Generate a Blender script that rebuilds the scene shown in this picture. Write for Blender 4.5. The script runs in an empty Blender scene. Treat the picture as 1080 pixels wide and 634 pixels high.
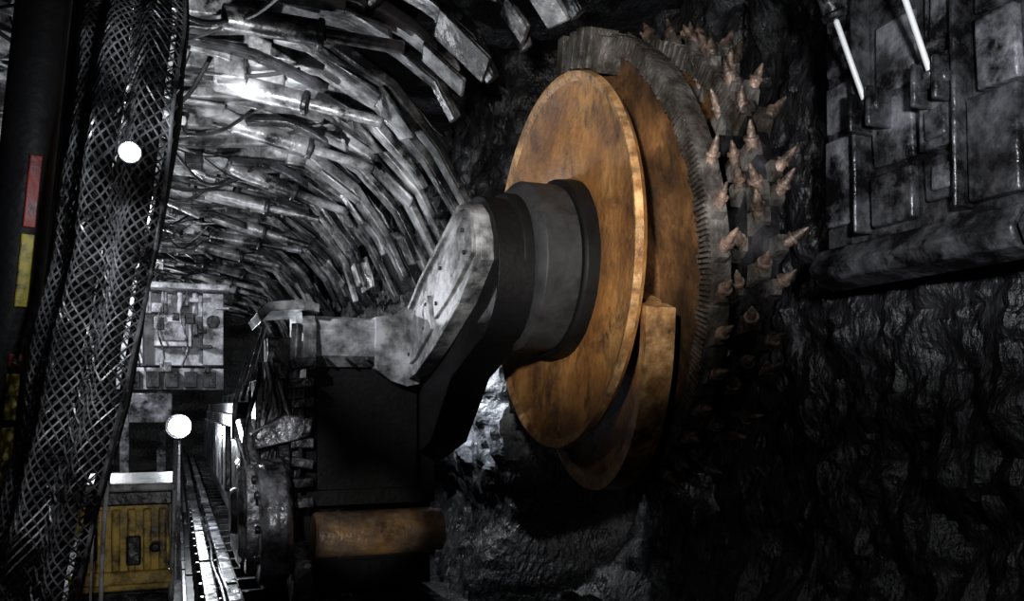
import bpy, bmesh, math, random
from mathutils import Vector, Matrix, noise
random.seed(7)
R=random.random
def U(a,b): return a+(b-a)*random.random()
scene=bpy.context.scene
scene.view_settings.view_transform='Standard'

# ------------------------------------------------------------ materials
def mat_surface(name,c1,c2,c3=None,scale=6,rough=(0.3,0.6),metallic=0.6,bump=0.3,bscale=25,dirt=0.5,dirtcol=(0.008,0.008,0.009),stretch=(1,1,1),spec=0.5,dscale=2.5,soft=0.08,detail=5,grime=None):
    m=bpy.data.materials.new(name); m.use_nodes=True
    nt=m.node_tree; n=nt.nodes; l=nt.links
    b=n['Principled BSDF']
    tc=n.new('ShaderNodeTexCoord'); mp=n.new('ShaderNodeMapping'); mp.inputs['Scale'].default_value=stretch
    l.new(tc.outputs['Object'],mp.inputs['Vector'])
    n1=n.new('ShaderNodeTexNoise'); n1.inputs['Scale'].default_value=scale; n1.inputs['Detail'].default_value=detail; n1.inputs['Roughness'].default_value=0.65
    l.new(mp.outputs[0],n1.inputs['Vector'])
    cr=n.new('ShaderNodeValToRGB'); e=cr.color_ramp
    e.elements[0].position=0.35; e.elements[0].color=(*c1,1)
    e.elements[1].position=0.65; e.elements[1].color=(*c2,1)
    if c3:
        k=e.elements.new(0.5); k.color=(*c3,1)
    l.new(n1.outputs['Fac'],cr.inputs['Fac'])
    n2=n.new('ShaderNodeTexNoise'); n2.inputs['Scale'].default_value=dscale; n2.inputs['Detail'].default_value=8; n2.inputs['Roughness'].default_value=0.72
    l.new(mp.outputs[0],n2.inputs['Vector'])
    r2=n.new('ShaderNodeValToRGB')
    t=0.68-0.36*dirt
    r2.color_ramp.elements[0].position=max(0,t-soft); r2.color_ramp.elements[1].position=t+soft
    r2.color_ramp.elements[0].color=(0,0,0,1)
    l.new(n2.outputs['Fac'],r2.inputs['Fac'])
    mx=n.new('ShaderNodeMix'); mx.data_type='RGBA'
    l.new(r2.outputs[0],mx.inputs[0]); l.new(cr.outputs[0],mx.inputs[7])
    mx.inputs[6].default_value=(*dirtcol,1)
    last=mx.outputs[2]
    if grime:
        # second, finer layer of dark coal smears and speckle
        g1=n.new('ShaderNodeTexNoise'); g1.inputs['Scale'].default_value=grime[0]; g1.inputs['Detail'].default_value=10; g1.inputs['Roughness'].default_value=0.78; g1.inputs['Distortion'].default_value=0.6
        l.new(tc.outputs['Object'],g1.inputs['Vector'])
        gr=n.new('ShaderNodeValToRGB'); gr.color_ramp.elements[0].position=grime[1]-0.06; gr.color_ramp.elements[1].position=grime[1]+0.10
        gr.color_ramp.elements[0].color=(0,0,0,1)
        l.new(g1.outputs['Fac'],gr.inputs['Fac'])
        mg=n.new('ShaderNodeMix'); mg.data_type='RGBA'
        l.new(gr.outputs[0],mg.inputs[0]); mg.inputs[6].default_value=(*grime[2],1); l.new(last,mg.inputs[7]); last=mg.outputs[2]
    l.new(last,b.inputs['Base Color'])
    mr=n.new('ShaderNodeMapRange'); mr.inputs[3].default_value=rough[0]; mr.inputs[4].default_value=rough[1]
    mr.inputs[1].default_value=0.3; mr.inputs[2].default_value=0.7
    l.new(n1.outputs['Fac'],mr.inputs[0]); l.new(mr.outputs[0],b.inputs['Roughness'])
    b.inputs['Metallic'].default_value=metallic
    b.inputs['Specular IOR Level'].default_value=spec
    n3=n.new('ShaderNodeTexNoise'); n3.inputs['Scale'].default_value=bscale; n3.inputs['Detail'].default_value=4
    l.new(mp.outputs[0],n3.inputs['Vector'])
    bp=n.new('ShaderNodeBump'); bp.inputs['Strength'].default_value=bump; bp.inputs['Distance'].default_value=0.03
    l.new(n3.outputs['Fac'],bp.inputs['Height']); l.new(bp.outputs[0],b.inputs['Normal'])
    return m
def mat_emit(name,col,s):
    m=bpy.data.materials.new(name); m.use_nodes=True
    b=m.node_tree.nodes['Principled BSDF']; b.inputs['Emission Color'].default_value=(*col,1); b.inputs['Emission Strength'].default_value=s
    return m
M_STEEL=mat_surface('canopy_steel',(0.07,0.07,0.073),(0.68,0.68,0.70),scale=2.4,rough=(0.22,0.5),metallic=0.25,bump=0.8,bscale=5,dirt=0.43,dscale=1.5,dirtcol=(0.009,0.009,0.010))
M_DARK=mat_surface('dark_steel',(0.015,0.015,0.017),(0.09,0.09,0.1),scale=6,rough=(0.22,0.45),metallic=0.5,bump=0.4,bscale=14,dirt=0.5)
M_BLACK=mat_surface('black_grease',(0.003,0.003,0.003),(0.009,0.009,0.01),scale=5,rough=(0.45,0.7),metallic=0.1,bump=0.2,dirt=0.4,spec=0.2)
M_HUB=mat_surface('hub_black',(0.004,0.004,0.004),(0.010,0.010,0.011),scale=3,rough=(0.5,0.65),metallic=0.0,bump=0.08,dirt=0.8,spec=0.2)
M_HUBG=mat_surface('hub_grey',(0.020,0.021,0.023),(0.045,0.046,0.049),scale=4,rough=(0.5,0.6),metallic=0.0,bump=0.1,dirt=0.75,spec=0.3)
M_ARM=mat_surface('arm_grey_paint',(0.18,0.185,0.195),(0.60,0.61,0.64),scale=4,rough=(0.25,0.5),metallic=0.2,bump=0.3,bscale=10,dirt=0.62,dirtcol=(0.03,0.03,0.032),dscale=4,soft=0.12)
M_ORANGE=mat_surface('drum_orange_rust',(0.30,0.125,0.038),(0.74,0.39,0.135),(0.53,0.24,0.068),scale=1.7,rough=(0.36,0.6),metallic=0.0,bump=0.25,bscale=18,dirt=0.58,dirtcol=(0.14,0.066,0.03),dscale=1.4,spec=0.45,soft=0.12,detail=10,grime=(3.2,0.41,(0.055,0.033,0.02)))
M_RIM=mat_surface('worn_rim',(0.40,0.18,0.06),(0.85,0.52,0.24),scale=9,rough=(0.3,0.5),metallic=0.1,bump=0.3,bscale=22,dirt=0.62,dirtcol=(0.09,0.05,0.025),dscale=6,soft=0.12)
M_ORANGE2=mat_surface('vane_rust_shaded',(0.07,0.035,0.016),(0.38,0.18,0.062),(0.19,0.09,0.033),scale=2.4,rough=(0.4,0.65),metallic=0.1,bump=0.4,bscale=12,dirt=0.5,dirtcol=(0.028,0.019,0.013),dscale=1.8,soft=0.14,detail=8,grime=(4.0,0.40,(0.02,0.014,0.01)))  # darker rust and grime, with the vane's shade put into the colour
M_TOOTH=mat_surface('pick_steel',(0.09,0.065,0.052),(0.40,0.28,0.22),scale=8,rough=(0.35,0.55),metallic=0.3,bump=0.4,bscale=40,dirt=0.56,dirtcol=(0.03,0.022,0.016),dscale=6)
M_EDGE=mat_surface('vane_edge',(0.04,0.038,0.035),(0.22,0.205,0.19),scale=6,rough=(0.3,0.5),metallic=0.4,bump=0.5,dirt=0.6,dirtcol=(0.03,0.022,0.016))
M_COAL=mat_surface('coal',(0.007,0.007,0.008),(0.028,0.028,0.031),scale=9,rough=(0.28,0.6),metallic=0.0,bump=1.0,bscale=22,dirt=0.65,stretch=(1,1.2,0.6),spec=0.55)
M_COAL_LIT=mat_surface('coal_lit',(0.06,0.062,0.07),(0.30,0.32,0.36),scale=7,rough=(0.3,0.6),metallic=0.0,bump=1.0,bscale=14,dirt=0.62,spec=0.6)  # lighter coal: the lamplight on this band is put into its colour
M_YEL=mat_surface('yellow_paint',(0.4,0.26,0.05),(0.72,0.52,0.12),scale=6,rough=(0.4,0.6),metallic=0.0,bump=0.2,dirt=0.6,dscale=6,dirtcol=(0.06,0.04,0.02))
M_RED=mat_surface('red_paint',(0.14,0.008,0.008),(0.24,0.018,0.015),scale=9,metallic=0.0,bump=0.1,dirt=0.66,dscale=9)
M_GRN=mat_surface('yellow_reflective_tape',(0.22,0.19,0.02),(0.40,0.32,0.03),scale=9,metallic=0.0,bump=0.1,dirt=0.64,dscale=9)
M_CHROMEB=mat_surface('bright_rod',(0.85,0.86,0.88),(0.95,0.95,0.97),scale=3,rough=(0.2,0.3),metallic=0.0,bump=0.02,dirt=1.0)
M_ROLL=mat_surface('roller_bronze',(0.22,0.13,0.07),(0.72,0.42,0.15),(0.42,0.30,0.22),scale=2.4,rough=(0.3,0.5),metallic=0.2,bump=0.4,dirt=0.62,dirtcol=(0.10,0.065,0.045),dscale=3,soft=0.12,detail=8)
M_WIRE=mat_surface('wire',(0.10,0.10,0.105),(0.42,0.42,0.45),scale=5,rough=(0.25,0.45),metallic=0.4,bump=0.1,dirt=0.45,dscale=4)
M_WHITE=mat_surface('light_grey_paint',(0.30,0.31,0.33),(0.65,0.65,0.7),scale=4,rough=(0.3,0.5),metallic=0.0,bump=0.3,dirt=0.55,dscale=3,dirtcol=(0.06,0.06,0.065))
M_STEELD=mat_surface('guard_steel',(0.06,0.06,0.065),(0.42,0.42,0.46),scale=5,rough=(0.18,0.45),metallic=0.3,bump=0.8,bscale=10,dirt=0.52,dscale=4)
M_GUARD=mat_surface('guard_plate',(0.03,0.03,0.033),(0.2,0.2,0.22),scale=5,rough=(0.18,0.45),metallic=0.4,bump=0.7,bscale=10,dirt=0.5,dscale=4)
M_HOSE=mat_surface('rubber_hose',(0.006,0.006,0.006),(0.03,0.03,0.03),scale=6,rough=(0.3,0.5),metallic=0.0,bump=0.1,dirt=0.6)
M_LAMP=mat_emit('lamp_glass',(0.9,0.95,1.0),60)

# ------------------------------------------------------------ mesh builder
class MB:
    def __init__(s): s.v=[]; s.f=[]; s.m=[]
    def add(s,vs,fs,m):
        o=len(s.v); s.v+= [tuple(v) for v in vs]
        for i_,f in enumerate(fs): s.f.append(tuple(i+o for i in f)); s.m.append(m if isinstance(m,int) else m[i_])
    def box(s,x0,x1,y0,y1,z0,z1,m=0,rot=None,piv=None):
        vs=[Vector((x,y,z)) for x in(x0,x1) for y in(y0,y1) for z in(z0,z1)]
        if rot is not None:
            p=Vector(piv) if piv else Vector(((x0+x1)/2,(y0+y1)/2,(z0+z1)/2))
            vs=[p+rot@(v-p) for v in vs]
        s.add(vs,[(0,1,3,2),(4,6,7,5),(0,4,5,1),(2,3,7,6),(0,2,6,4),(1,5,7,3)],m)
    def obox(s,c,X,Y,Z,hx,hy,hz,m=0,tx=1.0):
        c=Vector(c); vs=[]
        for a in(-1,1):
            for b_ in(-1,1):
                for g in(-1,1):
                    k=tx if g>0 else 1
                    vs.append(c+X*a*hx*k+Y*b_*hy*k+Z*g*hz)
        s.add(vs,[(0,1,3,2),(4,6,7,5),(0,4,5,1),(2,3,7,6),(0,2,6,4),(1,5,7,3)],m)
    def beam(s,p0,p1,w,h,m=0,up=(0,0,1),w1=None,h1=None):
        p0=Vector(p0);p1=Vector(p1); d=(p1-p0).normalized(); u=Vector(up)
        sd=d.cross(u)
        if sd.length<1e-4: sd=d.cross(Vector((0,1,0)))
        sd.normalize(); u=sd.cross(d)
        w1=w1 or w; h1=h1 or h; vs=[]
        for p,ww,hh in((p0,w,h),(p1,w1,h1)):
            for a,b_ in((-1,-1),(1,-1),(1,1),(-1,1)): vs.append(p+sd*a*ww/2+u*b_*hh/2)
        s.add(vs,[(0,1,2,3),(7,6,5,4),(0,4,5,1),(1,5,6,2),(2,6,7,3),(3,7,4,0)],m)
    def cyl(s,p0,p1,r0,r1=None,n=20,m=0,caps=True):
        p0=Vector(p0);p1=Vector(p1); r1=r0 if r1 is None else r1
        d=(p1-p0).normalized(); a=d.orthogonal().normalized(); b_=d.cross(a)
        vs=[]
        for p,r in((p0,r0),(p1,r1)):
            for i in range(n):
                t=2*math.pi*i/n; vs.append(p+(a*math.cos(t)+b_*math.sin(t))*max(r,1e-4))
        fs=[(i,(i+1)%n,n+(i+1)%n,n+i) for i in range(n)]
        if caps: fs+=[tuple(range(n-1,-1,-1)),tuple(range(n,2*n))]
        s.add(vs,fs,m)
    def tube(s,pts,r,n=6,m=0):
        pts=[Vector(p) for p in pts]; vs=[];fs=[]; K=len(pts)
        a=None
        for k,p in enumerate(pts):
            d=(pts[min(k+1,K-1)]-pts[max(k-1,0)]).normalized()
            if a is None: a=d.orthogonal().normalized()
            else: a=(a-d*a.dot(d)).normalized()
            b_=d.cross(a)
            for i in range(n):
                t=2*math.pi*i/n; vs.append(p+(a*math.cos(t)+b_*math.sin(t))*r)
        for k in range(K-1):
            for i in range(n): fs.append((k*n+i,k*n+(i+1)%n,(k+1)*n+(i+1)%n,(k+1)*n+i))
        fs+=[tuple(range(n-1,-1,-1)),tuple(range((K-1)*n,K*n))]
        s.add(vs,fs,m)
    def strip(s,pts,w,h,m=0,h1=None,w1=None):
        pts=[Vector(p) for p in pts]; K=len(pts); vs=[];fs=[]
        for k,p in enumerate(pts):
            d=(pts[min(k+1,K-1)]-pts[max(k-1,0)]).normalized(); Y=Vector((0,1,0)); nn=d.cross(Y).normalized()
            t=k/(K-1); hh=h+( (h1 if h1 is not None else h)-h)*t; ww=w+((w1 if w1 is not None else w)-w)*t
            for a,b_ in((-1,-1),(1,-1),(1,1),(-1,1)): vs.append(p+Y*a*ww/2+nn*b_*hh/2)
        for k in range(K-1):
            for i in range(4): fs.append((k*4+i,k*4+(i+1)%4,(k+1)*4+(i+1)%4,(k+1)*4+i))
        fs+=[(3,2,1,0),(K*4-4,K*4-3,K*4-2,K*4-1)]
        s.add(vs,fs,m)
    def revx(s,prof,c,n=96,m=0):
        vs=[];fs=[];K=len(prof);ms=[]
        for i in range(n):
            t=2*math.pi*i/n
            for x,r in prof: vs.append((c[0]+x,c[1]+r*math.cos(t),c[2]+r*math.sin(t)))
        for i in range(n):
            j=(i+1)%n
            for k in range(K):
                k2=(k+1)%K; fs.append((i*K+k,i*K+k2,j*K+k2,j*K+k)); ms.append(m if isinstance(m,int) else m[k])
        s.add(vs,fs,ms)
    def prismx(s,poly,x0,x1,m=0):
        K=len(poly); vs=[(x0,y,z) for y,z in poly]+[(x1,y,z) for y,z in poly]
        fs=[tuple(range(K)),tuple(range(2*K-1,K-1,-1))]+[(i,K+i,K+(i+1)%K,(i+1)%K) for i in range(K)]
        s.add(vs,fs,m)
    def prismy(s,poly,y0,y1,m=0):
        K=len(poly); vs=[(x,y0,z) for x,z in poly]+[(x,y1,z) for x,z in poly]
        fs=[tuple(range(K)),tuple(range(2*K-1,K-1,-1))]+[(i,K+i,K+(i+1)%K,(i+1)%K) for i in range(K)]
        s.add(vs,fs,m)
    def build(s,name,mats,parent=None,bevel=0.0,seg=2,sharp=35,data=None):
        me=bpy.data.meshes.new(name); me.from_pydata(s.v,[],s.f)
        for m in mats: me.materials.append(m)
        me.polygons.foreach_set('material_index',s.m)
        bm=bmesh.new(); bm.from_mesh(me); bmesh.ops.recalc_face_normals(bm,faces=bm.faces); bm.to_mesh(me); bm.free()
        me.polygons.foreach_set('use_smooth',[True]*len(me.polygons))
        me.set_sharp_from_angle(angle=math.radians(sharp))
        ob=bpy.data.objects.new(name,me); scene.collection.objects.link(ob)
        if parent: ob.parent=parent
        if bevel>0:
            b=ob.modifiers.new('bevel','BEVEL'); b.width=bevel; b.segments=seg; b.limit_method='ANGLE'; b.angle_limit=math.radians(40)
        return ob
def empty(name):
    e=bpy.data.objects.new(name,None); scene.collection.objects.link(e); return e
def fbm(p,o=4): return noise.fractal(Vector(p),1.0,2.0,o)
def path(pts,n):
    P=[Vector(p) for p in pts]; P=[P[0]*2-P[1]]+P+[P[-1]*2-P[-2]]; out=[]
    seg=len(P)-3
    for i in range(n+1):
        t=i/n*seg; k=min(int(t),seg-1); t-=k
        a,b_,c,d=P[k:k+4]
        out.append(0.5*((2*b_)+(-a+c)*t+(2*a-5*b_+4*c-d)*t*t+(-a+3*b_-3*c+d)*t**3))
    return out
def lin(pts,n):
    P=[Vector(p) for p in pts]; out=[]; seg=len(P)-1
    for i in range(n+1):
        t=i/n*seg; k=min(int(t),seg-1); out.append(P[k].lerp(P[k+1],t-k))
    return out

# ------------------------------------------------------------ room shell
def grid_surf(name,fn,nu,nv,mats,mfn=None):
    vs=[fn(i/nu,j/nv) for i in range(nu+1) for j in range(nv+1)]
    fs=[(i*(nv+1)+j,(i+1)*(nv+1)+j,(i+1)*(nv+1)+j+1,i*(nv+1)+j+1) for i in range(nu) for j in range(nv)]
    me=bpy.data.meshes.new(name); me.from_pydata(vs,[],fs)
    for m in mats: me.materials.append(m)
    if mfn: me.polygons.foreach_set('material_index',[mfn(vs[f[0]]) for f in fs])
    me.polygons.foreach_set('use_smooth',[True]*len(fs)); me.set_sharp_from_angle(angle=math.radians(30))
    ob=bpy.data.objects.new(name,me); scene.collection.objects.link(ob); return ob
Y0,Y1=-2.0,26.0
def wallx(y):
    t=min(1,max(0,(y-6.75)/0.35)); return 3.62*(1-t)+2.72*t
def f_wall(u,v):
    y=Y0+(Y1-Y0)*(u**1.6); z=-0.2+5.1*v
    x=wallx(y)
    wy=y+0.35*fbm((y*1.3,z*1.1,21)); wz=z+0.35*fbm((y*1.1,z*1.3,33))
    vor=noise.voronoi(Vector((wy*2.2,wz*1.1,4)))[0]
    vor2=noise.voronoi(Vector((wy*6.5,wz*4.0,9)))[0]
    fac=0.10*(vor[1]-vor[0])+0.05*(vor2[1]-vor2[0])
    dx=0.16*fbm((y*0.8,z*0.7,5))+0.08*fbm((y*2.5,z*1.8,9))+0.05*fbm((y*9,z*5,2))-fac+0.06
    dx=max(-0.2,min(0.28,dx))
    foot=max(0,0.9-z)
    bul=0.0
    if y>6.9: bul=0.22*max(0,1-((z-1.7)/0.9)**2)*min(1,(y-6.9)*2)
    return (x+dx+0.05-0.45*foot**1.5-bul,y,z)
grid_surf('wall_right',f_wall,560,160,[M_COAL,M_COAL_LIT],lambda p: 1 if (p[1]>6.7 and p[2]>1.22+0.25*fbm((p[1]*2,p[2]*2,0)) and p[2]<2.7) else 0)
def f_floor(u,v):
    x=-3.6+7.6*u; y=Y0+(Y1-Y0)*v
    return (x,y,0.05*fbm((x*1.5,y*1.5,0))+0.03*fbm((x*6,y*6,0))-0.04)
grid_surf('floor',f_floor,120,300,[M_COAL])
def f_ceil(u,v):
    x=-3.8+8.2*u; y=Y0+(Y1-Y0)*v
    return (x,y,4.95+0.08*fbm((x*1.5,y*1.5,7))+0.04*fbm((x*5,y*5,7)))
grid_surf('ceiling',f_ceil,90,260,[M_COAL])
def f_left(u,v):
    y=Y0+(Y1-Y0)*u; z=-0.2+5.2*v
    return (-3.5+0.15*fbm((y,z,17))+0.05*fbm((y*4,z*4,1)),y,z)
grid_surf('wall_left',f_left,200,50,[M_COAL])
def f_back(u,v):
    x=-3.8+8*u; z=-0.2+5.2*v
    return (x,Y1-0.3+0.2*fbm((x,z,30)),z)
grid_surf('wall_back',f_back,60,50,[M_COAL])
def f_front(u,v):
    x=-3.8+8*u; z=-0.2+5.2*v
    return (x,Y0+0.1+0.1*fbm((x,z,30)),z)
grid_surf('wall_front',f_front,40,40,[M_COAL])

# ------------------------------------------------------------ roof supports
def bent(mb,x0,x1,y,z,w,th,m,yaw,roll,drop):
    K=6; vs=[];fs=[]; c,s_=math.cos(yaw),math.sin(yaw)
    for k in range(K+1):
        t=k/K; xx=(x1-x0)*(t-0.5); ww=w*(1-0.2*abs(2*t-1)**3)*(0.85+0.2*fbm((x0+t,y,z)))
        zz=z-drop*max(0,t-0.45)**1.3*1.8+0.01*math.sin(t*5+x0*9)
        px=(x0+x1)/2+xx*c; py=y+xx*s_
        for a,b_ in((-1,-1),(1,-1),(1,1),(-1,1)):
            vs.append((px-a*ww*s_,py+a*ww*c,zz+b_*th/2+a*ww*math.tan(roll)))
    for k in range(K):
        for i in range(4): fs.append((k*4+i,k*4+(i+1)%4,(k+1)*4+(i+1)%4,(k+1)*4+i))
    fs+=[(3,2,1,0),(K*4,K*4+1,K*4+2,K*4+3)]
    mb.add(vs,fs,m)
def roof_support(yc,mode,idx):
    root=empty('hydraulic_roof_support')
    mb=MB(); w=0.62
    zb=4.40+U(-0.08,0.08)
    xf=1.05+U(-0.12,0.12) if mode!='near' else 2.75
    if mode=='near': zb=4.42
    mb.box(-2.6,xf,yc-w+0.03,yc+w-0.03,zb+0.16,zb+0.22,1)
    for dy in (-0.54,-0.02,0.52):
        hh=0.22 if abs(dy)>0.4 else 0.30
        mb.prismy([(-2.5,zb+0.17),(-2.5,zb-0.05),(-1.0,zb-hh+0.1),(0.2,zb-hh+0.14),(xf,zb+0.05),(xf,zb+0.17)],yc+dy-0.06,yc+dy+0.06,0)
    for k in range(6):
        x0=U(-2.1,xf-0.9); L=U(0.7,1.6); bent(mb,x0,min(x0+L,xf+0.15),yc+U(-0.4,0.4),zb-U(0.0,0.12),U(0.14,0.30),0.03,0,U(-0.2,0.2),U(-0.5,0.4),U(0.0,0.2))
    for k in range(4):
        x0=U(-2.1,xf-0.5); L=U(0.4,1.2); bent(mb,x0,min(x0+L,xf+0.15),yc+U(-0.55,0.55),zb-U(0.04,0.2),random.choice((0.04,0.06,0.09)),U(0.04,0.09),0 if R()<0.65 else 1,U(-0.4,0.4),U(-0.4,0.4),U(-0.05,0.2))
    for k in range(3):
        x=U(-1.5,0.7); y=yc+U(-0.4,0.4); mb.box(x,x+U(.12,.3),y,y+U(.1,.22),zb-U(.16,.26),zb,random.choice((0,1)),Matrix.Rotation(U(-.3,.3),3,'Z'))
    x=U(-1.2,0.1); y=yc+U(-0.3,0.3); q=Vector((x+0.75,y+U(-.1,.1),zb-U(0.14,0.24))); p=Vector((x,y,zb-0.08)); c=p.lerp(q,0.6)
    mb.cyl(p,c,0.075,n=16,m=0); mb.cyl(p.lerp(q,0.55),c,0.09,n=16,m=1); mb.cyl(c,q,0.04,n=14,m=0)
    mb.build('canopy',[M_STEEL,M_DARK],root,0.014)
    g=MB()
    if mode in('far','drum'):
        j1=U(-.1,.1); j2=U(-.12,.12); j3=U(-.15,.15)
        if mode=='far': ctrl=[(xf-0.25,0,zb+0.05),(xf+0.15,0,zb+0.0),(xf+0.62,0,zb-0.24+j1),(xf+1.02+j1,0,zb-0.70+j2),(xf+1.32+j2,0,zb-1.25+j3)]
        else: ctrl=[(xf-0.25,0,zb+0.05),(xf+0.2,0,zb),(xf+0.55,0,zb-0.14),(xf+0.85,0,zb-0.34),(xf+1.0,0,zb-0.6)]
        base=lin(ctrl,16)
        for j in range(3):
            dy=-0.42+0.42*j+U(-.08,.08); sh=U(-0.16,0.16); end=len(base)-random.choice((0,0,1,3)); st=random.choice((0,0,2,4))
            g.strip([p+Vector((0,yc+dy+sh*k/16,U(-.003,.003))) for k,p in enumerate(base)][st:end],U(0.13,0.26),U(0.09,0.16),0 if R()<0.8 else 1,h1=0.06,w1=U(0.08,0.16))
        for a_,b_,wd in((0,5,1.1),(5,9,1.0),(9,13,0.95),(13,17,0.8)):
            if a_>=13 and R()<0.35: continue
            rr=U(-.06,.06); g.strip([p+Vector((0.05,yc+rr,0.08+U(-.03,.03))) for p in base[a_:b_]],wd*U(.8,1),0.03,0 if R()<0.35 else 1)
        if R()<0.6:
            p=base[5]; g.cyl(p+Vector((0,yc-0.5,0)),p+Vector((0,yc+0.5,0)),0.06,n=14,m=1)
        a=base[0]+Vector((-0.4,yc+U(-.3,.3),-0.22)); b_=base[9]+Vector((-0.1,yc+U(-.3,.3),-0.08)); c=a+(b_-a)*0.55
        g.cyl(a,c,0.085,n=16,m=0); g.cyl(c-(b_-a)*0.04,c,0.10,n=16,m=1); g.cyl(c,b_,0.045,n=12,m=0)
        for k in range(4):
            i=random.randint(2,14); p=base[i]; d=(base[i+1]-base[i-1]).normalized(); nn=d.cross(Vector((0,1,0)))
            rot=Matrix.Rotation(U(-.35,.35),3,nn)
            g.obox(p+Vector((0,yc+U(-.45,.45),0))+nn*(-0.09 if nn.z>0 else 0.09),rot@d,rot@Vector((0,1,0)),nn,U(0.12,0.26),U(0.07,0.16),0.015,0)
        g.build('face_guard',[M_STEEL,M_DARK],root,0.015)
    else:
        xg=3.36
        g.box(2.6,xg+0.05,yc-0.55,yc+0.55,4.28,4.45,0)
        g.box(xg,xg+0.05,yc-0.61,yc+0.61,2.5,4.35,0)
        g.prismy([(xg+0.05,2.34),(xg-0.1,2.38),(xg-0.14,2.46),(xg-0.07,2.56),(xg+0.05,2.58)],yc-0.61,yc+0.61,0)
        cols=((-0.60,-0.345),(-0.30,-0.05),(-0.03,0.27),(0.31,0.60))
        for ci,(a_,b_) in enumerate(cols):
            z=2.62+0.06*(ci%2)
            while z<4.2:
                h=U(0.2,0.5); o=U(-0.02,0.025)
                if R()<0.85:
                    y_a=yc+a_+U(0,.03); y_b=yc+b_-U(0,.04); z1=min(z+h,4.25)
                    lean=U(0.0,0.03)
                    g.prismx([(y_a,z),(y_b,z),(y_b+lean,z1),(y_a+lean,z1)],xg-0.045-o,xg,1 if R()<0.6 else 0)
                    if R()<0.4: g.box(xg-0.07-o,xg-0.02,y_a+0.04,y_b-0.05,z+0.04,z+0.04+(z1-z)*U(.25,.6),1,Matrix.Rotation(U(-.1,.1),3,'X'))
                z+=h+U(0.015,0.05)
        for dy in(-0.32,0.285): g.prismx([(yc+dy-0.01,2.6),(yc+dy+0.012,2.6),(yc+dy+0.05,4.2),(yc+dy+0.02,4.2)],xg-0.12,xg,0)
        for dy in(-0.2,0.2):
            a=Vector((2.66,yc+dy,4.42)); b_=Vector((3.24,yc+dy,3.22)); c=a+(b_-a)*0.66
            g.cyl(a,c,0.05,n=20,m=1); g.cyl(c-(b_-a)*0.03,c,0.06,n=20,m=0)
            g.cyl(c,b_,0.014,n=16,m=2)
            g.cyl(b_-(b_-a)*0.03,b_+(b_-a)*0.02,0.035,n=16,m=0)
            for e in(-0.06,0.06): g.box(3.18,3.36,yc+dy+e-0.015,yc+dy+e+0.015,3.1,3.3,0)
            g.cyl((3.23,yc+dy-0.1,3.2),(3.23,yc+dy+0.1,3.2),0.03,n=12,m=0)
        g.build('face_guard',[M_GUARD,M_STEELD,M_CHROMEB],root,0.014)
    lg=MB()
    for dy in(-0.3,0.3):
        p=Vector((-1.75,yc+dy,0.3)); q=Vector((-1.45,yc+dy,zb-0.1)); m_=p.lerp(q,0.55)
        lg.cyl(p,m_,0.14,n=24,m=0); lg.cyl(m_-(q-p)*0.03,m_,0.16,n=24,m=0); lg.cyl(m_,q,0.1,n=24,m=1)
        lg.cyl((-1.75,yc+dy,0.18),(-1.75,yc+dy,0.36),0.2,n=20,m=0)
        lg.box(-2.7,-1.2,yc+dy-0.18,yc+dy+0.18,0.02,0.25,0)
    lg.box(-2.8,-2.6,yc-0.55,yc+0.55,0.02,1.0,0)
    lg.beam((-2.7,yc,0.9),(-2.5,yc,4.5),1.1,0.06,0,up=(1,0,0))
    lg.build('legs_and_base',[M_DARK,M_STEEL],root,0.01)
    hs=MB()
    for k in range(8):
        x0=U(-1.6,0.3); x1=x0+U(0.4,1.3); ya=yc+U(-.6,.6); yb=yc+U(-.6,.6); sag=U(0.04,0.26)
        pts=[]
        for t in range(11):
            t/=10; pts.append((x0+(min(x1,1.2)-x0)*t,ya+(yb-ya)*t+0.06*math.sin(t*6+k),zb-0.16-sag*math.sin(math.pi*t)))
        hs.tube(pts,U(0.008,0.018),6,0 if R()<0.75 else 1)
    for k in range(3):
        x=-0.9+k*0.3
        pts=[(x+0.05*math.sin(t*1.1+k+idx),yc-0.62+1.26*t/8,zb-0.2-0.12*math.sin(math.pi*t/8)-0.02*k) for t in range(9)]
        hs.tube(pts,0.018,6,0)
    hs.build('hydraulic_hoses',[M_HOSE,M_STEEL],root)
    return root
ys=[0.65,1.9,3.15,4.4,5.65]+[6.95+1.25*i for i in range(14)]
for i,y in enumerate(ys):
    roof_support(y,'near' if y<3.3 else ('drum' if y<6.5 else 'far'),i)

# ------------------------------------------------------------ shearer
SH=empty('longwall_shearer')
C=(2.26,5.02,2.62)
drum=MB()
drum.revx([(0.10,0.50),(0.055,0.62),(0.04,0.8),(0.012,1.12),(-0.006,1.145),(-0.012,1.175),(0.03,1.185),(0.06,1.165),(0.08,1.08),(0.12,0.7),(0.2,0.5)],C,128,[0,0,0,6,6,6,0,0,0,0,0])
drum.revx([(0.08,0.55),(0.08,0.82),(0.2,0.74),(0.5,0.72),(0.66,0.8),(0.70,0.55)],C,96,1)
def dp(x,r,phi):
    t=math.radians(phi); return Vector((C[0]+x,C[1]-r*math.cos(t),C[2]-r*math.sin(t)))
def dframe(phi):
    t=math.radians(phi); rad=Vector((0,-math.cos(t),-math.sin(t))); tan=Vector((0,math.sin(t),-math.cos(t))); return rad,tan
AX=Vector((1,0,0))
def vane_x(s): return 0.10+0.50*s
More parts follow.
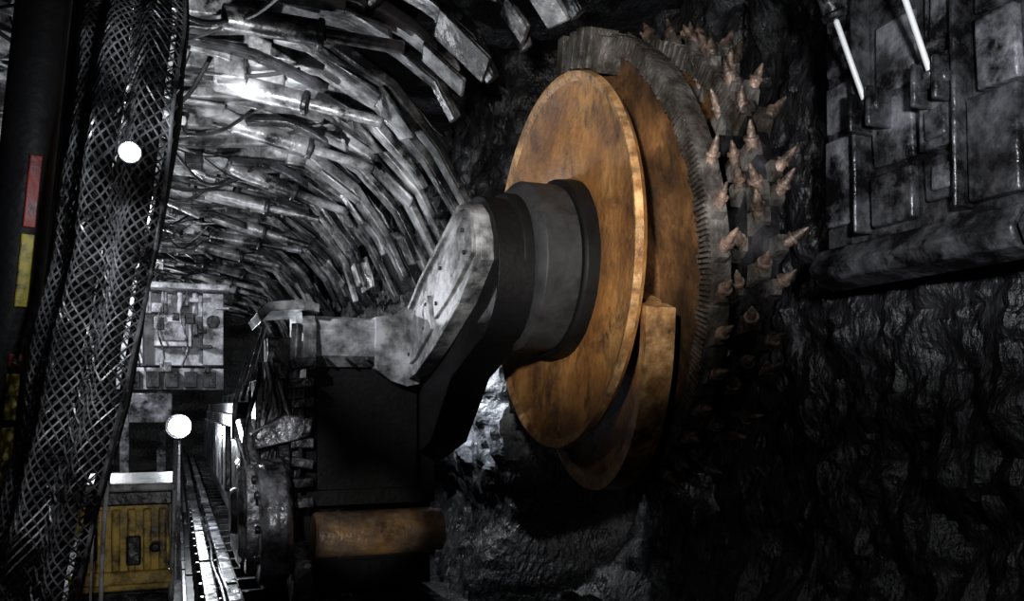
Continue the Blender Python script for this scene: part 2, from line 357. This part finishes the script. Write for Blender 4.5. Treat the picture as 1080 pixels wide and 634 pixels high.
def pick(b0,rad,tan,d,sc=1.0):
    drum.obox(b0,AX,tan,(rad*0.9-tan*0.4).normalized(),0.05*sc,0.062*sc,0.055*sc,2,0.7)
    e=b0+d*0.085*sc; L=U(0.05,0.09)*sc
    drum.cyl(b0,e,0.038*sc,0.034*sc,12,3)
    drum.cyl(e,e+d*0.014,0.045*sc,0.042*sc,12,3)
    drum.cyl(e,e+d*L,0.03*sc,0.02*sc,12,3); drum.cyl(e+d*L,e+d*(L+0.04*sc),0.018*sc,0.006,10,3)
SPAN=195
ST=-82
for start in(ST,19,137):
    N=78; vs=[];fs=[]
    tail=(start==19)
    for i in range(N+1):
        s=i/N; ph=start+SPAN*s; xx=vane_x(s)
        Rr=1.40; lip=0.0; thick=0
        if tail:
            q=min(1,s/0.34); Rr=1.20+0.25*(q*q*(3-2*q))**0.8; lip=0.03; thick=0.03; xx+=0.03
        prof=[(xx+0.04,0.68),(xx+0.03,1.0),(xx,Rr-0.11),(xx-0.02-lip,Rr-0.09),(xx-0.03-lip,Rr),(xx+0.085+thick,Rr),(xx+0.085+thick,Rr-0.10),(xx+0.06+thick,Rr-0.12),(xx+0.10+thick,1.0),(xx+0.16,0.68)]
        vs+=[dp(x,r+0.006*fbm((s*14,r*5,start)),ph) for x,r in prof]
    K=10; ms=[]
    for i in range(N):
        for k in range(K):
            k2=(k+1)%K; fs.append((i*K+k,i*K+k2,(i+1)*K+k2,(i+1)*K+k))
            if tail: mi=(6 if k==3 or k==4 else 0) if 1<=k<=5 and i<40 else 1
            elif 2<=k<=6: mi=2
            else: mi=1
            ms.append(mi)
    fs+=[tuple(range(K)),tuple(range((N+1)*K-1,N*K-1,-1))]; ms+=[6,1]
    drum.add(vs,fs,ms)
    M=170
    if not tail:
        for i in range(M+1):
            s=i/M; ph=start+SPAN*s; rad,tan=dframe(ph); xx=vane_x(s)
            drum.obox(dp(xx-0.012+U(-.006,.006),1.345+U(-.01,.01),ph),AX,tan,rad,0.032,0.0075,0.052,2)
    if start==ST:
        for k in range(7):
            ph=start-2+k*3.8; rad,tan=dframe(ph)
            drum.obox(dp(vane_x(k*0.02)-0.03+U(-.02,.02),1.29+U(-.03,.02),ph),AX,tan,rad,0.09,U(0.03,0.05),0.11+U(-.02,.03),2)
    if start!=19:
      for i in range(14):
        s=0.36+i/22; ph=start+SPAN*s; rad,tan=dframe(ph); xx=vane_x(s)+0.02
        d=(rad*0.75-tan*0.65+AX*U(-0.25,0.1)).normalized(); pick(dp(xx,1.40,ph),rad,tan,d,0.85)
drum.revx([(0.60,0.7),(0.60,1.20),(0.58,1.34),(0.60,1.40),(0.70,1.40),(0.72,1.32),(0.70,0.7)],C,128,4)
NP=38
for i in range(NP):
    for row,(xr,rr,ax,off) in enumerate(((0.60,1.38,-0.5,0),(0.68,1.40,0.4,4.5))):
        ph=i*360/NP+off+U(-2.5,2.5); rad,tan=dframe(ph)
        d=(rad*U(.6,.9)-tan*U(.6,.9)+AX*(ax+U(-0.3,0.3))).normalized()
        pick(dp(xr,rr+U(-.03,.02),ph),rad,tan,d,0.92)
for i in range(30):
    ph=i*12+4+U(-3,3); rad,tan=dframe(ph); b0=dp(0.585,1.24,ph)
    d=(-AX*0.55+rad*U(.5,.8)-tan*U(.4,.7)).normalized(); pick(b0,rad,tan,d,0.85)
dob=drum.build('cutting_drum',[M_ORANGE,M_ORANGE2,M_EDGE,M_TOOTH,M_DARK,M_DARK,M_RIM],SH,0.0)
rz=Matrix.Rotation(math.radians(-2.5),4,'Z'); T=Matrix.Translation(Vector(C))
dob.matrix_local=T@rz@T.inverted()
hub=MB()
hc=(C[0],C[1],C[2]-0.03)
hub.revx([(-0.32,0.0),(-0.32,0.44),(-0.30,0.50),(-0.27,0.53),(-0.05,0.53),(-0.04,0.50),(-0.04,0.0)],hc,80,1)
hub.revx([(-0.045,0.0),(-0.045,0.55),(-0.03,0.565),(0.09,0.575),(0.09,0.0)],hc,80,0)
hub.revx([(-0.40,0.0),(-0.40,0.42),(-0.38,0.45),(-0.31,0.45),(-0.31,0.0)],hc,80,0)
hub.build('drum_hub',[M_HUB,M_HUBG],SH,0.004)
arm=MB()
body=[]
for k in range(15):
    t=math.radians(75+ k*13.2); body.append((5.03+0.46*math.cos(t),2.55+0.46*math.sin(t)))
body+= [(5.5,1.90),(6.0,1.45),(6.9,1.2),(7.4,1.4),(7.4,2.15),(6.65,2.27),(5.9,2.58)]
arm.prismx(body,1.72,2.0,0)
side=[(5.02,2.95),(4.86,2.93),(4.74,2.84),(4.67,2.70),(4.66,2.56),(4.98,2.34),(5.5,2.12),(6.0,1.95),(6.32,1.90),(6.9,1.9),(6.9,2.28),(6.62,2.30),(6.3,2.42),(5.92,2.62)]
arm.prismx(side,1.64,1.74,1)
def inset(poly,k):
    out=[]; n=len(poly)
    for i in range(n):
        p0=Vector(poly[i-1]);p=Vector(poly[i]);p1=Vector(poly[(i+1)%n])
        e0=(p-p0).normalized(); e1=(p1-p).normalized()
        nn=(Vector((-e0.y,e0.x))+Vector((-e1.y,e1.x))).normalized()
        q=p+nn*k; out.append((q.x,q.y))
    return out
def area(p): return abs(sum(p[i-1][0]*p[i][1]-p[i][0]*p[i-1][1] for i in range(len(p)))/2)
ins=inset(side,0.035)
if area(ins)>area(side): ins=inset(side,-0.035)
n=len(side)
for i in range(n):
    a,b_=side[i],side[(i+1)%n]; c,d=ins[i],ins[(i+1)%n]
    arm.prismx([a,b_,d,c],1.612,1.645,1)
arm.prismx([(4.95,2.86),(4.80,2.80),(4.76,2.62),(5.2,2.42),(5.55,2.30),(5.62,2.50),(5.3,2.72)],1.622,1.645,1)
arm.prismx([(5.70,2.48),(5.62,2.24),(6.05,2.06),(6.35,2.0),(6.4,2.22),(6.0,2.40)],1.615,1.645,1)
for (y,z) in((4.93,2.78),(5.4,2.62),(5.5,2.4),(4.9,2.64),(5.75,2.42),(6.3,2.18),(6.2,2.1),(5.8,2.26)):
    arm.cyl((1.605,y,z),(1.625,y,z),0.014,n=8,m=2)
arm.build('ranging_arm',[M_BLACK,M_ARM,M_DARK],SH,0.014,3)
hg=MB()
# curved cross-member sweeping into the arm
hg.prismx([(6.30,2.00),(6.22,2.08),(6.20,2.26),(6.28,2.35),(6.5,2.39),(6.9,2.40),(6.9,1.98)],0.90,1.40,1)
hg.prismy([(1.36,2.37),(1.50,2.39),(1.62,2.44),(1.69,2.50),(1.70,1.88),(1.60,1.86),(1.48,1.90),(1.36,1.99)],6.20,6.7,1)
hg.prismx([(6.22,1.98),(6.16,2.1),(6.16,2.3),(6.28,2.40),(6.95,2.44),(6.95,1.98)],0.84,0.93,1)
hg.prismy([(0.52,2.36),(0.60,2.44),(0.84,2.47),(0.95,2.44),(0.95,2.38),(0.84,2.40),(0.62,2.38),(0.55,2.30)],6.15,6.9,1)
for k in range(3): hg.cyl((1.0+k*0.15,6.19,2.06),(1.0+k*0.15,6.23,2.06),0.014,n=8,m=2)
hg.box(0.88,1.85,6.32,7.4,0.98,2.02,0)
hg.box(0.95,1.70,6.28,6.34,1.1,1.92,0)
hg.box(0.90,1.84,6.28,7.2,0.58,0.64,0)
hg.box(0.86,1.85,6.45,7.6,0.34,1.0,0)
hg.build('hinge_housing',[M_BLACK,M_ARM,M_DARK],SH,0.02,3)
rl=MB()
rl.revx([(-0.46,0.0),(-0.46,0.15),(-0.44,0.165),(0.40,0.165),(0.42,0.155),(0.47,0.155),(0.47,0.0)],(1.36,6.12,0.80),48,0)
rl.revx([(-0.30,0.16),(-0.30,0.172),(-0.27,0.172),(-0.27,0.16)],(1.36,6.12,0.80),48,0)
rl.build('hinge_pin_roller',[M_ROLL],SH,0.003)
bd=MB()
bd.box(0.45,1.75,7.4,13.5,0.75,1.75,0)
bd.box(0.42,0.50,7.3,13.5,0.9,1.65,1)
for k in range(9): bd.box(0.38,0.46,7.5+k*0.65,7.9+k*0.65,1.0,1.55,1)
bd.box(0.6,1.6,8.0,13.0,1.75,1.86,1)
for k in range(5): bd.box(0.75,1.45,8.2+k,8.8+k,1.86,1.95,1)
bd.box(0.42,0.84,6.3,7.5,0.55,1.45,1)
bd.prismx([(6.05,0.56),(6.0,1.1),(6.2,1.5),(6.7,1.62),(7.3,1.6),(7.4,0.56)],0.44,0.54,2)
bd.prismx([(6.1,0.56),(6.05,1.3),(6.3,1.72),(6.6,1.72),(6.6,0.56)],0.66,0.74,1)
bd.revx([(-0.06,0.0),(-0.06,0.36),(-0.03,0.40),(0.05,0.40),(0.05,0.0)],(0.46,6.5,0.95),40,2)
bd.revx([(-0.10,0.0),(-0.10,0.16),(-0.05,0.18),(-0.05,0.0)],(0.46,6.5,0.95),32,1)
tc_=(0.60,5.98,0.92)
bd.revx([(-0.08,0.0),(-0.08,0.20),(-0.10,0.24),(-0.10,0.40),(-0.06,0.44),(0.06,0.44),(0.10,0.38),(0.10,0.0)],tc_,48,2)
for k in range(8):
    t=2*math.pi*k/8; bd.cyl((tc_[0]-0.13,tc_[1]+0.30*math.cos(t),tc_[2]+0.30*math.sin(t)),(tc_[0]-0.09,tc_[1]+0.30*math.cos(t),tc_[2]+0.30*math.sin(t)),0.03,n=8,m=1)
bd.revx([(-0.06,0.0),(-0.06,0.20),(0.06,0.22),(0.06,0.0)],(0.78,5.95,0.58),36,2)
bd.box(0.52,0.86,6.25,6.6,1.5,1.9,1); bd.box(0.60,0.80,6.2,6.5,1.9,2.2,1)
bd.beam((0.45,6.5,1.75),(0.6,6.45,2.3),0.05,0.03,2)
bd.beam((0.75,6.15,1.5),(0.8,6.2,2.3),0.06,0.06,2)
bd.beam((0.55,6.2,1.5),(0.62,6.2,2.1),0.04,0.04,2)
bd.prismy([(0.50,1.42),(0.86,1.50),(0.88,1.62),(0.70,1.66),(0.48,1.52)],6.0,6.3,2)
for k in range(8):
    z=1.0+k*0.14; bd.box(0.74,0.9,6.08,6.24,z,z+0.07,2 if k%3==0 else 1,Matrix.Rotation(U(-.2,.2),3,'Y'))
for k in range(6):
    pts=[(0.42+k*0.07+0.05*math.sin(t*0.9+k),6.16+0.06*math.cos(t+k),0.9+t*0.14) for t in range(9)]
    bd.tube(pts,0.018,6,1 if k%2 else 2)
bd.build('machine_body',[M_BLACK,M_DARK,M_STEELD],SH,0.012)

# ------------------------------------------------------------ conveyor
CV=MB()
for i in range(14):
    y=3.0+i*1.5
    CV.box(0.40,1.75,y,y+1.46,0.18,0.24,0)
    CV.box(0.34,0.40,y,y+1.46,0.10,0.50,1)
    CV.box(0.16,0.19,y,y+1.46,0.12,0.66,1)
    CV.box(0.30,0.38,y+0.02,y+1.44,0.50,0.53,2)
    CV.box(0.14,0.21,y+0.02,y+1.44,0.66,0.69,1)
    CV.box(0.04,0.07,y+0.02,y+1.44,0.34,0.38,1)
    CV.box(0.04,0.16,y+0.02,y+1.44,0.30,0.33,0)
    for k in range(4):
        CV.box(0.12,0.17,y+0.1+k*0.38,y+0.15+k*0.38,0.12,0.66,1)
        CV.box(0.18,0.34,y+0.2+k*0.38,y+0.26+k*0.38,0.30,0.46,2 if k%2 else 1)
    CV.box(1.72,1.80,y,y+1.46,0.08,0.33,1)
    for k in range(3): CV.box(0.42,1.70,y+0.25+k*0.5,y+0.31+k*0.5,0.24,0.31,1)
for x in(0.9,1.2):
    for k in range(120):
        y=3.1+k*0.16
        if k%2: CV.box(x-0.04,x+0.04,y,y+0.13,0.27,0.30,2)
        else: CV.box(x-0.015,x+0.015,y,y+0.13,0.25,0.33,2)
for k in range(3):
    CV.tube([(0.23+0.04*k+0.015*math.sin(t*1.3+k),3.0+t*0.5,0.50+0.02*math.sin(t+k)) for t in range(42)],0.014,6,1)
CV.build('armored_face_conveyor',[M_BLACK,M_DARK,M_STEELD],None,0.006)

yb=MB()
yb.box(-0.56,-0.04,5.75,6.6,0.42,1.12,0)
yb.box(-0.62,0.0,5.68,6.65,1.19,1.24,1)
yb.box(-0.58,-0.02,5.72,6.6,1.10,1.19,2)
for k in range(6):
    x=-0.54+k*0.088; yb.box(x,x+0.045,5.70,5.76,0.70,1.08,0)
yb.box(-0.60,-0.02,5.69,5.76,0.62,0.70,0)
yb.box(-0.52,-0.44,5.66,5.72,0.78,0.98,2); yb.box(-0.28,-0.20,5.67,5.72,0.74,0.92,2); yb.cyl((-0.12,5.62,0.85),(-0.12,5.72,0.85),0.03,n=14,m=2)
yb.box(-0.60,-0.02,5.70,6.6,0.30,0.58,2)
yb.box(-0.57,-0.06,5.66,5.71,0.36,0.52,2)
for x in(-0.55,-0.12):
    yb.box(x,x+0.08,5.8,5.9,0.0,0.4,2); yb.box(x,x+0.08,6.4,6.5,0.0,0.4,2)
yb.beam((-0.03,5.7,0.5),(0.0,5.75,1.5),0.03,0.03,1)
yb.beam((-0.6,5.7,1.2),(-0.55,5.9,1.45),0.03,0.03,2)
yb.build('yellow_valve_cabinet',[M_YEL,M_WHITE,M_DARK],None,0.012)

dv=MB()
Yd=12.6
dv.box(-0.75,0.62,Yd,Yd+0.8,1.95,2.25,0)
dv.box(-0.75,0.70,Yd-0.05,Yd+0.7,3.34,3.42,0)
dv.box(-0.70,-0.42,Yd,Yd+0.6,2.3,3.3,0); dv.box(0.35,0.62,Yd+0.05,Yd+0.6,2.3,3.3,0)
dv.box(-0.42,0.35,Yd+0.3,Yd+0.5,2.3,3.3,0)
dv.box(-0.28,0.2,Yd+0.0,Yd+0.4,2.55,2.95,0)
dv.box(-0.2,0.12,Yd-0.05,Yd+0.1,2.62,2.88,2)
for k in range(5): dv.box(-0.62+k*0.24,-0.45+k*0.24,Yd-0.08,Yd+0.05,1.98,2.2,1)
for k in range(4): dv.cyl((-0.35+k*0.2,Yd+0.1,3.0),(-0.35+k*0.2,Yd+0.1,3.3),0.04,n=12,m=0)
dv.cyl((-0.55,Yd-0.05,2.7),(-0.55,Yd+0.02,2.7),0.1,n=24,m=1); dv.cyl((0.48,Yd,2.9),(0.48,Yd+0.08,2.9),0.09,n=24,m=1)
for k in range(16):
    x=U(-0.7,0.55); z=U(1.9,3.2); w_=U(0.03,0.2); h=U(0.03,0.2)
    dv.box(x,x+w_,Yd-U(0.04,0.15),Yd+0.05,z,z+h,random.choice((0,1,1,2)))
for x in(-0.72,-0.25): dv.box(x,x+0.12,Yd+0.2,Yd+0.4,0.0,2.0,2)
dv.box(-0.6,-0.05,Yd-0.1,Yd+0.3,1.5,1.9,2)
for k in range(3):
    pts=[(-0.5+0.3*k+0.05*math.sin(t+k),Yd-0.12,3.3-t*0.13) for t in range(9)]
    dv.tube(pts,0.016,5,2)
dv.build('conveyor_drive_frame',[M_WHITE,M_DARK,M_STEELD],None,0.01)

# ------------------------------------------------------------ lamps
def lamp(name,p,post_to,energy,r=0.07,lofs=(0.05,-0.2,0)):
    root=empty(name)
    b=MB(); p=Vector(p)
    b.cyl(p+Vector((0,r*0.5,0)),p+Vector((0,r*1.8,0)),r*1.3,r*1.0,24,0)
    b.cyl(p,p+Vector((0,r*0.5,0)),r*1.35,n=24,m=0)
    b.beam(p+Vector((0,r*1.5,0)),Vector(post_to),r*0.4,r*0.4,0)
    b.build('housing',[M_DARK],root,0.003)
    me=bpy.data.meshes.new('bulb'); bm=bmesh.new(); bmesh.ops.create_uvsphere(bm,u_segments=20,v_segments=12,radius=r); bm.to_mesh(me); bm.free()
    me.materials.append(M_LAMP); o=bpy.data.objects.new('bulb',me); o.location=p+Vector((0,-r*0.4,0)); o.parent=root; scene.collection.objects.link(o)
    l=bpy.data.lights.new(name+'_light','POINT'); l.energy=energy; l.color=(0.9,0.95,1.0); l.shadow_soft_size=r*0.8
    lo=bpy.data.objects.new('light',l); lo.location=p+Vector(lofs); lo.parent=root; scene.collection.objects.link(lo)
lamp('mine_lamp',(-0.125,2.70,2.44),(-0.14,2.88,2.44),9,0.024,(0.0,-0.08,0))
lamp('mine_lamp',(0.02,9.0,1.52),(0.02,9.1,0.0),150,0.09)

# ------------------------------------------------------------ left: draped wire mesh curtain over hoses, and prop
wm=MB()
ctrl=[(-0.10,3.1,4.35),(-0.145,3.05,3.3),(-0.175,3.0,2.9),(-0.24,2.97,2.3),(-0.335,2.93,1.75),(-0.46,2.9,1.15),(-0.53,2.88,0.6),(-0.58,2.85,0.03)]
N_=300; cp=path(ctrl,N_)
Xv=Vector((0.93,-0.366,0)); Dv=Vector((-0.366,-0.93,0))
def sheet(u,k,ph=0.0,off=0.0):
    p=cp[k]; v=k/N_
    wd=0.285+0.02*math.sin(v*5)
    fold=0.03*math.sin(u*math.pi*5+1.2*math.sin(v*4)+ph)+0.03*fbm((u*2,v*7,ph))
    edge=-0.10*(2*u-1)**2
    return p+Xv*((u-0.5)*wd+0.012*fbm((v*9,u*2,3)))+Dv*(fold+edge+off)
def mesh_layer(S,rate,wr,ph,off,m):
    for sgn in(0,1):
        for s in range(S):
            q=[]
            for k in range(N_+1):
                t=(s/S*2+(1 if sgn else -1)*k*rate)%2.0
                u=t if t<1 else 2-t
                q.append(sheet(u,k,ph,off+(0.002 if sgn else -0.002)))
            wm.tube(q,wr if sgn else wr*0.7,4,m)
mesh_layer(34,0.020,0.0030,0.0,0.0,0)
mesh_layer(16,0.030,0.0026,2.0,-0.04,0)
for k in range(10):
    u=0.06+0.097*k
    wm.tube([sheet(u,i,0.7,-0.085) for i in range(0,N_+1,6)],0.020,8,1)
for u in(0.0,1.0): wm.tube([sheet(u,i,0.0,0) for i in range(0,N_+1,5)],0.007,6,0)
wm.build('wire_mesh_curtain',[M_WIRE,M_BLACK],None)
hb=MB()
for k in range(7):
    x=-0.30-0.045*k; yk=3.75+0.05*(k%2)
    hb.tube(path([(x+0.10,yk,4.3),(x+0.03,yk,3.3),(x-0.03,yk,2.5),(x-0.14,yk,1.6),(x-0.26,yk,0.7),(x-0.3,yk,0.03)],40),0.026,10,0)
hb.build('backdrop_hoses',[M_HOSE],None)  # dark hoses added as a backdrop to keep the left side black
pr=MB()
pa=Vector((-0.70,3.3,0.0)); pb=Vector((-0.30,3.3,4.42)); pd=(pb-pa)
pr.cyl(pa,pa+pd*0.80,0.085,n=32,m=0); pr.cyl(pa+pd*0.80,pb,0.07,n=32,m=0)
pr.cyl(pa,pa+pd*0.03,0.13,n=32,m=0)
dn=pd.normalized(); fw=Vector((0.42,-0.9,0)).normalized(); sw=Vector((0.9,0.42,0)).normalized()
for(t0,t1,m) in((0.325,0.37,1),(0.375,0.41,1),(0.415,0.425,2),(0.46,0.515,1),(0.52,0.575,2)):
    c=pa+pd*((t0+t1)/2)+fw*0.082
    pr.obox(c,dn,sw,fw,pd.length*(t1-t0)/2,0.020,0.010,m)
pr.build('hydraulic_prop',[M_BLACK,M_GRN,M_RED],None,0.004)
pp=MB()
pp.tube(path([(-0.10,5.2,4.2),(-0.12,5.2,3.1),(-0.22,5.2,2.2),(-0.36,5.2,1.2),(-0.40,5.2,0.03)],40),0.012,8,0)
pp.tube(path([(-0.16,5.3,4.2),(-0.18,5.3,3.1),(-0.28,5.3,2.2),(-0.42,5.3,1.2),(-0.46,5.3,0.03)],40),0.007,6,0)
pp.build('water_pipe',[M_WHITE],None)

# ------------------------------------------------------------ coal rubble
rb=MB()
def chunk(mb,c,s,m=0):
    bm=bmesh.new(); bmesh.ops.create_icosphere(bm,subdivisions=1,radius=1)
    o=Vector((U(-9,9),U(-9,9),U(-9,9))); sc=Vector((U(.7,1.3),U(.7,1.3),U(.5,1.0)))*s
    rot=Matrix.Rotation(U(0,6),3,'Z')@Matrix.Rotation(U(-.6,.6),3,'X')
    vs=[]
    for v in bm.verts:
        k=1+0.35*noise.noise(v.co*1.5+o); q=rot@Vector((v.co.x*sc.x,v.co.y*sc.y,v.co.z*sc.z))*k; vs.append(Vector(c)+q)
    fs=[tuple(v.index for v in f.verts) for f in bm.faces]; bm.free(); mb.add(vs,fs,m)
for i in range(500):
    y=U(1.5,6.2); x=U(1.98,3.0); t=(x-1.95)/1.5
    chunk(rb,(x,y,0.02+0.35*t*t*R()+0.04),U(0.03,0.12))
rb.build('coal_rubble',[M_COAL],None,0,sharp=15)

# ------------------------------------------------------------ lights
def spot(name,loc,target,energy,size_deg,blend=0.6,col=(1,1,1),soft=0.1):
    l=bpy.data.lights.new(name,'SPOT'); l.energy=energy; l.spot_size=math.radians(size_deg); l.spot_blend=blend; l.color=col; l.shadow_soft_size=soft
    o=bpy.data.objects.new(name,l); o.location=loc; o.rotation_euler=(Vector(target)-Vector(loc)).to_track_quat('-Z','Y').to_euler(); scene.collection.objects.link(o)
def point(name,loc,energy,soft=0.1,col=(0.93,0.96,1)):
    l=bpy.data.lights.new(name,'POINT'); l.energy=energy; l.shadow_soft_size=soft; l.color=col
    o=bpy.data.objects.new(name,l); o.location=loc; scene.collection.objects.link(o)
spot('headlamp_on_drum',(0.15,1.0,2.5),(2.45,4.9,2.98),860,38,0.9,(1,0.96,0.9),0.1)
spot('fill_on_guards',(1.3,0.6,2.4),(3.3,3.0,3.2),400,50,0.8,(0.95,0.97,1),0.1)  # added fill for the guard plates, no lamp stands here
spot('fill_on_coal',(2.0,0.0,2.6),(3.6,2.6,1.6),60,44,0.9,(0.95,0.97,1),0.1)  # unseen dim light put in to lift the coal wall
spot('fill_on_curtain',(0.55,1.3,1.9),(-0.28,3.0,2.1),26,75,0.8,(1,1,1),0.05)  # added spot from near the camera, brightens the mesh
spot('fill_on_roller',(0.6,2.2,0.9),(1.3,6.2,0.85),105,13,0.7,(1,0.95,0.88),0.05)  # narrow fill added to make the roller brighter
spot('fill_on_body',(0.1,3.0,1.9),(0.6,6.2,1.2),120,20,0.8,(0.97,0.98,1),0.04)  # added narrow light that brings up the machine parts at left
spot('fill_on_cabinet',(0.05,2.6,1.2),(-0.3,5.8,0.9),32,20,0.7,(1,0.97,0.92),0.05)  # fill added in front of the cabinet, without a source
spot('work_light_roof',(-0.2,4.8,2.8),(0.35,8.2,4.4),950,72,0.9,(0.97,0.98,1),0.05)
point('fill_far',(-1.1,11.3,3.0),150,0.06)  # added light without fixture, brightens canopies and drive frame
point('fill_farther',(-0.9,16.0,3.2),180,0.06)  # second fixtureless light, added for the distant canopies
spot('fill_on_arm',(-0.9,4.0,3.4),(1.6,6.0,2.4),340,34,0.7,(0.97,0.98,1),0.08)  # added fill that brightens the arm's side plate
spot('shearer_work_lamp',(2.0,7.6,2.5),(2.55,7.72,1.72),170,84,0.7,(0.9,0.95,1),0.04)
w=bpy.data.worlds.new('mine_dark'); scene.world=w; w.use_nodes=True
w.node_tree.nodes['Background'].inputs[0].default_value=(0.5,0.55,0.65,1); w.node_tree.nodes['Background'].inputs[1].default_value=0.01

# ------------------------------------------------------------ camera
cam=bpy.data.cameras.new('camera'); co=bpy.data.objects.new('camera',cam); scene.collection.objects.link(co)
cam.sensor_width=36; cam.lens=30; cam.shift_y=0.105; cam.clip_start=0.05
co.location=(0,0,1.7); co.rotation_euler=(math.radians(90),0,-math.atan2(0.366,0.93))
scene.camera=co
